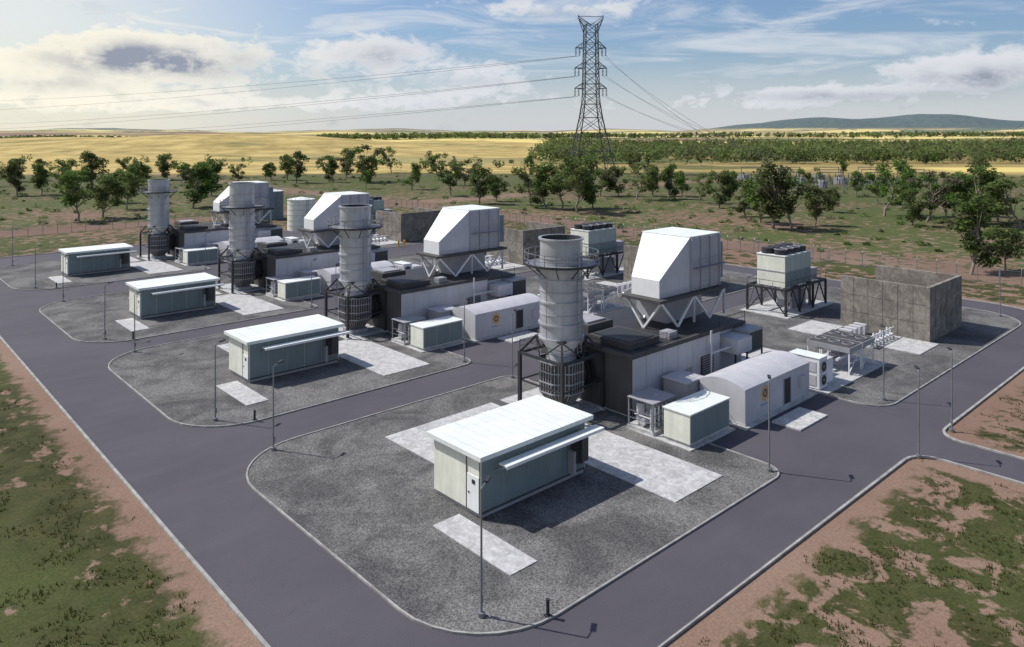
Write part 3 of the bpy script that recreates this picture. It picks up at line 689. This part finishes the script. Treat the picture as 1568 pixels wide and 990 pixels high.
# ------------------------------------------------------------ workers
for a in ((88.5,131.5,.4),(89.6,131.0,2.0)):
    me=bpy.data.meshes.new('worker')
    vs=[(0,0,.95),(0,0,1.2),(0,0,1.42),(0,0,1.52),(0,.01,1.68),(.1,0,.9),(.12,.02,.5),(.13,0,.08),(.13,.14,.04),(-.1,0,.9),(-.13,.05,.5),(-.15,.0,.08),(-.15,.14,.04),(.2,0,1.4),(.27,.0,1.12),(.28,.1,.88),(-.2,0,1.4),(-.27,0,1.12),(-.28,.1,.88)]
    es=[(0,1),(1,2),(2,3),(3,4),(0,5),(5,6),(6,7),(7,8),(0,9),(9,10),(10,11),(11,12),(2,13),(13,14),(14,15),(2,16),(16,17),(17,18)]
    me.from_pydata(vs,es,[]); me.materials.append(M['gold']); o=place('worker',me,(a[0],a[1],0),rot=a[2])
    o.modifiers.new('s','SKIN')
    rad=[.15,.15,.16,.06,.11,.1,.07,.05,.045,.1,.07,.05,.045,.07,.05,.035,.07,.05,.035]
    if len(me.skin_vertices):
        for q,r in zip(me.skin_vertices[0].data,rad): q.radius=(r,r)
        me.skin_vertices[0].data[0].use_root=True
    ss=o.modifiers.new('ss','SUBSURF'); ss.levels=1; ss.render_levels=1

# ------------------------------------------------------------ sky
EL=math.radians(50); sd=Vector((-.511,.859,0)).normalized(); sun=Vector((sd.x*math.cos(EL),sd.y*math.cos(EL),math.sin(EL)))
w=bpy.data.worlds.new('World'); scn.world=w; w.use_nodes=True; t=NT(w.node_tree)
sky=t.n('ShaderNodeTexSky',sky_type='NISHITA'); sky.sun_disc=False; sky.sun_elevation=EL; sky.sun_rotation=math.atan2(sd.x,sd.y); sky.air_density=1.0; sky.dust_density=1.2; sky.ozone_density=1.5
G=t.n('ShaderNodeTexCoord').outputs['Generated']
def dot(vec):
    x=t.n('ShaderNodeVectorMath',operation='DOT_PRODUCT'); t.put(x.inputs[0],G); x.inputs[1].default_value=vec; return x.outputs['Value']
fx=dot((CX,-SX,0)); fd=dot((SX,CX,0)); fz=dot((0,0,1))
hor=t.m('SQRT',t.m('ADD',t.m('MULTIPLY',fx,fx),t.m('MULTIPLY',fd,fd))); hor=t.m('MAXIMUM',hor,.05)
az=t.m('ARCTAN2',fx,fd); el=t.m('DIVIDE',fz,hor)
cmb=t.n('ShaderNodeCombineXYZ'); t.put(cmb.inputs[0],az); t.put(cmb.inputs[1],el)
wv=cmb.outputs[0]
n1=t.noise(t.scale(wv,(9,22,1)),1.,5,.58,.2); n2=t.noise(t.scale(wv,(26,44,1)),1.,5,.64,.3); n3=t.noise(t.scale(wv,(3.,20,1)),1.4,5,.62,1.0)
def blob(px,py,wx,wy):
    a0=math.atan((px-784)/1148); e0=(203-py)/1148*math.cos(a0)
    a=t.m('DIVIDE',t.m('SUBTRACT',az,a0),wx/1148); e=t.m('DIVIDE',t.m('SUBTRACT',el,e0),wy/1148)
    return t.m('EXPONENT',t.m('MULTIPLY',t.m('ADD',t.m('MULTIPLY',a,a),t.m('MULTIPLY',e,e)),-1))
def bsum(L):
    r=0.
    for b in L: r=t.m('ADD',t.m('MULTIPLY',blob(*b[:4]),b[4]),r)
    return r
B=bsum([(235,80,135,34,.46),(560,78,85,30,.34),(720,112,120,30,.22),(1485,108,95,26,.46),(1275,138,130,12,.30),(620,150,260,22,.22),(60,120,190,45,.30),(860,12,140,18,.26),(1100,160,180,16,.2),(330,160,200,14,.2)])
Dk=bsum([(235,92,105,22,1.35),(575,86,50,16,.7),(1490,120,75,16,1.),(1275,146,110,8,.6),(860,20,60,9,.5),(60,128,70,12,.4),(720,125,60,10,.3)])
puff=t.m('ADD',t.m('MULTIPLY',n1,.60),t.m('MULTIPLY',n2,.55))
mask=t.mr(t.m('ADD',puff,B),.64,.84)
wisp=t.mr(n3,.40,.70,0,.7)
lowfade=t.mr(el,.0,.12,.72,0.)
glow=t.mr(az,-.08,-.60)
mask2=t.m('MAXIMUM',mask,t.m('MAXIMUM',wisp,lowfade)); mask2=t.m('MAXIMUM',mask2,t.m('MULTIPLY',glow,.6))
hi=t.mr(el,.22,.5,1.,.25); mask2=t.m('MULTIPLY',mask2,hi)
shade=t.m('MULTIPLY',Dk,t.mr(puff,.42,.72,.25,1.3),clamp=True)
shade=t.m('MAXIMUM',shade,t.m('MULTIPLY',t.mr(puff,.58,.8,0,.4),mask))
cw=t.mix(glow,(.82,.85,.90),(1.14,1.08,.90)); cc=t.mix(shade,cw,(.35,.39,.48))
bg1=t.n('ShaderNodeBackground'); skc=t.mix(1.,sky.outputs[0],(.86,.98,1.16),'MULTIPLY'); t.put(bg1.inputs[0],skc); bg1.inputs[1].default_value=.098
bg2=t.n('ShaderNodeBackground'); t.put(bg2.inputs[0],cc); bg2.inputs[1].default_value=.9
mx=t.n('ShaderNodeMixShader'); t.put(mx.inputs[0],mask2); t.put(mx.inputs[1],bg1.outputs[0]); t.put(mx.inputs[2],bg2.outputs[0])
o=t.n('ShaderNodeOutputWorld'); t.put(o.inputs[0],mx.outputs[0])
L=bpy.data.lights.new('sun','SUN'); L.energy=4.8; L.angle=math.radians(.5); L.color=(1,.95,.87)
lo=bpy.data.objects.new('sun',L); bpy.context.collection.objects.link(lo); lo.rotation_euler=(-sun).to_track_quat('-Z','Y').to_euler()
# ------------------------------------------------------------ camera
c=bpy.data.cameras.new('camera'); co=bpy.data.objects.new('camera',c); bpy.context.collection.objects.link(co)
co.location=(0,0,24); co.rotation_euler=(math.pi/2,0,-math.atan2(SX,CX)); c.sensor_width=36; c.lens=1148/1568*36; c.shift_y=-(495-203)/1568; c.clip_end=30000; c.clip_start=.5
scn.camera=co
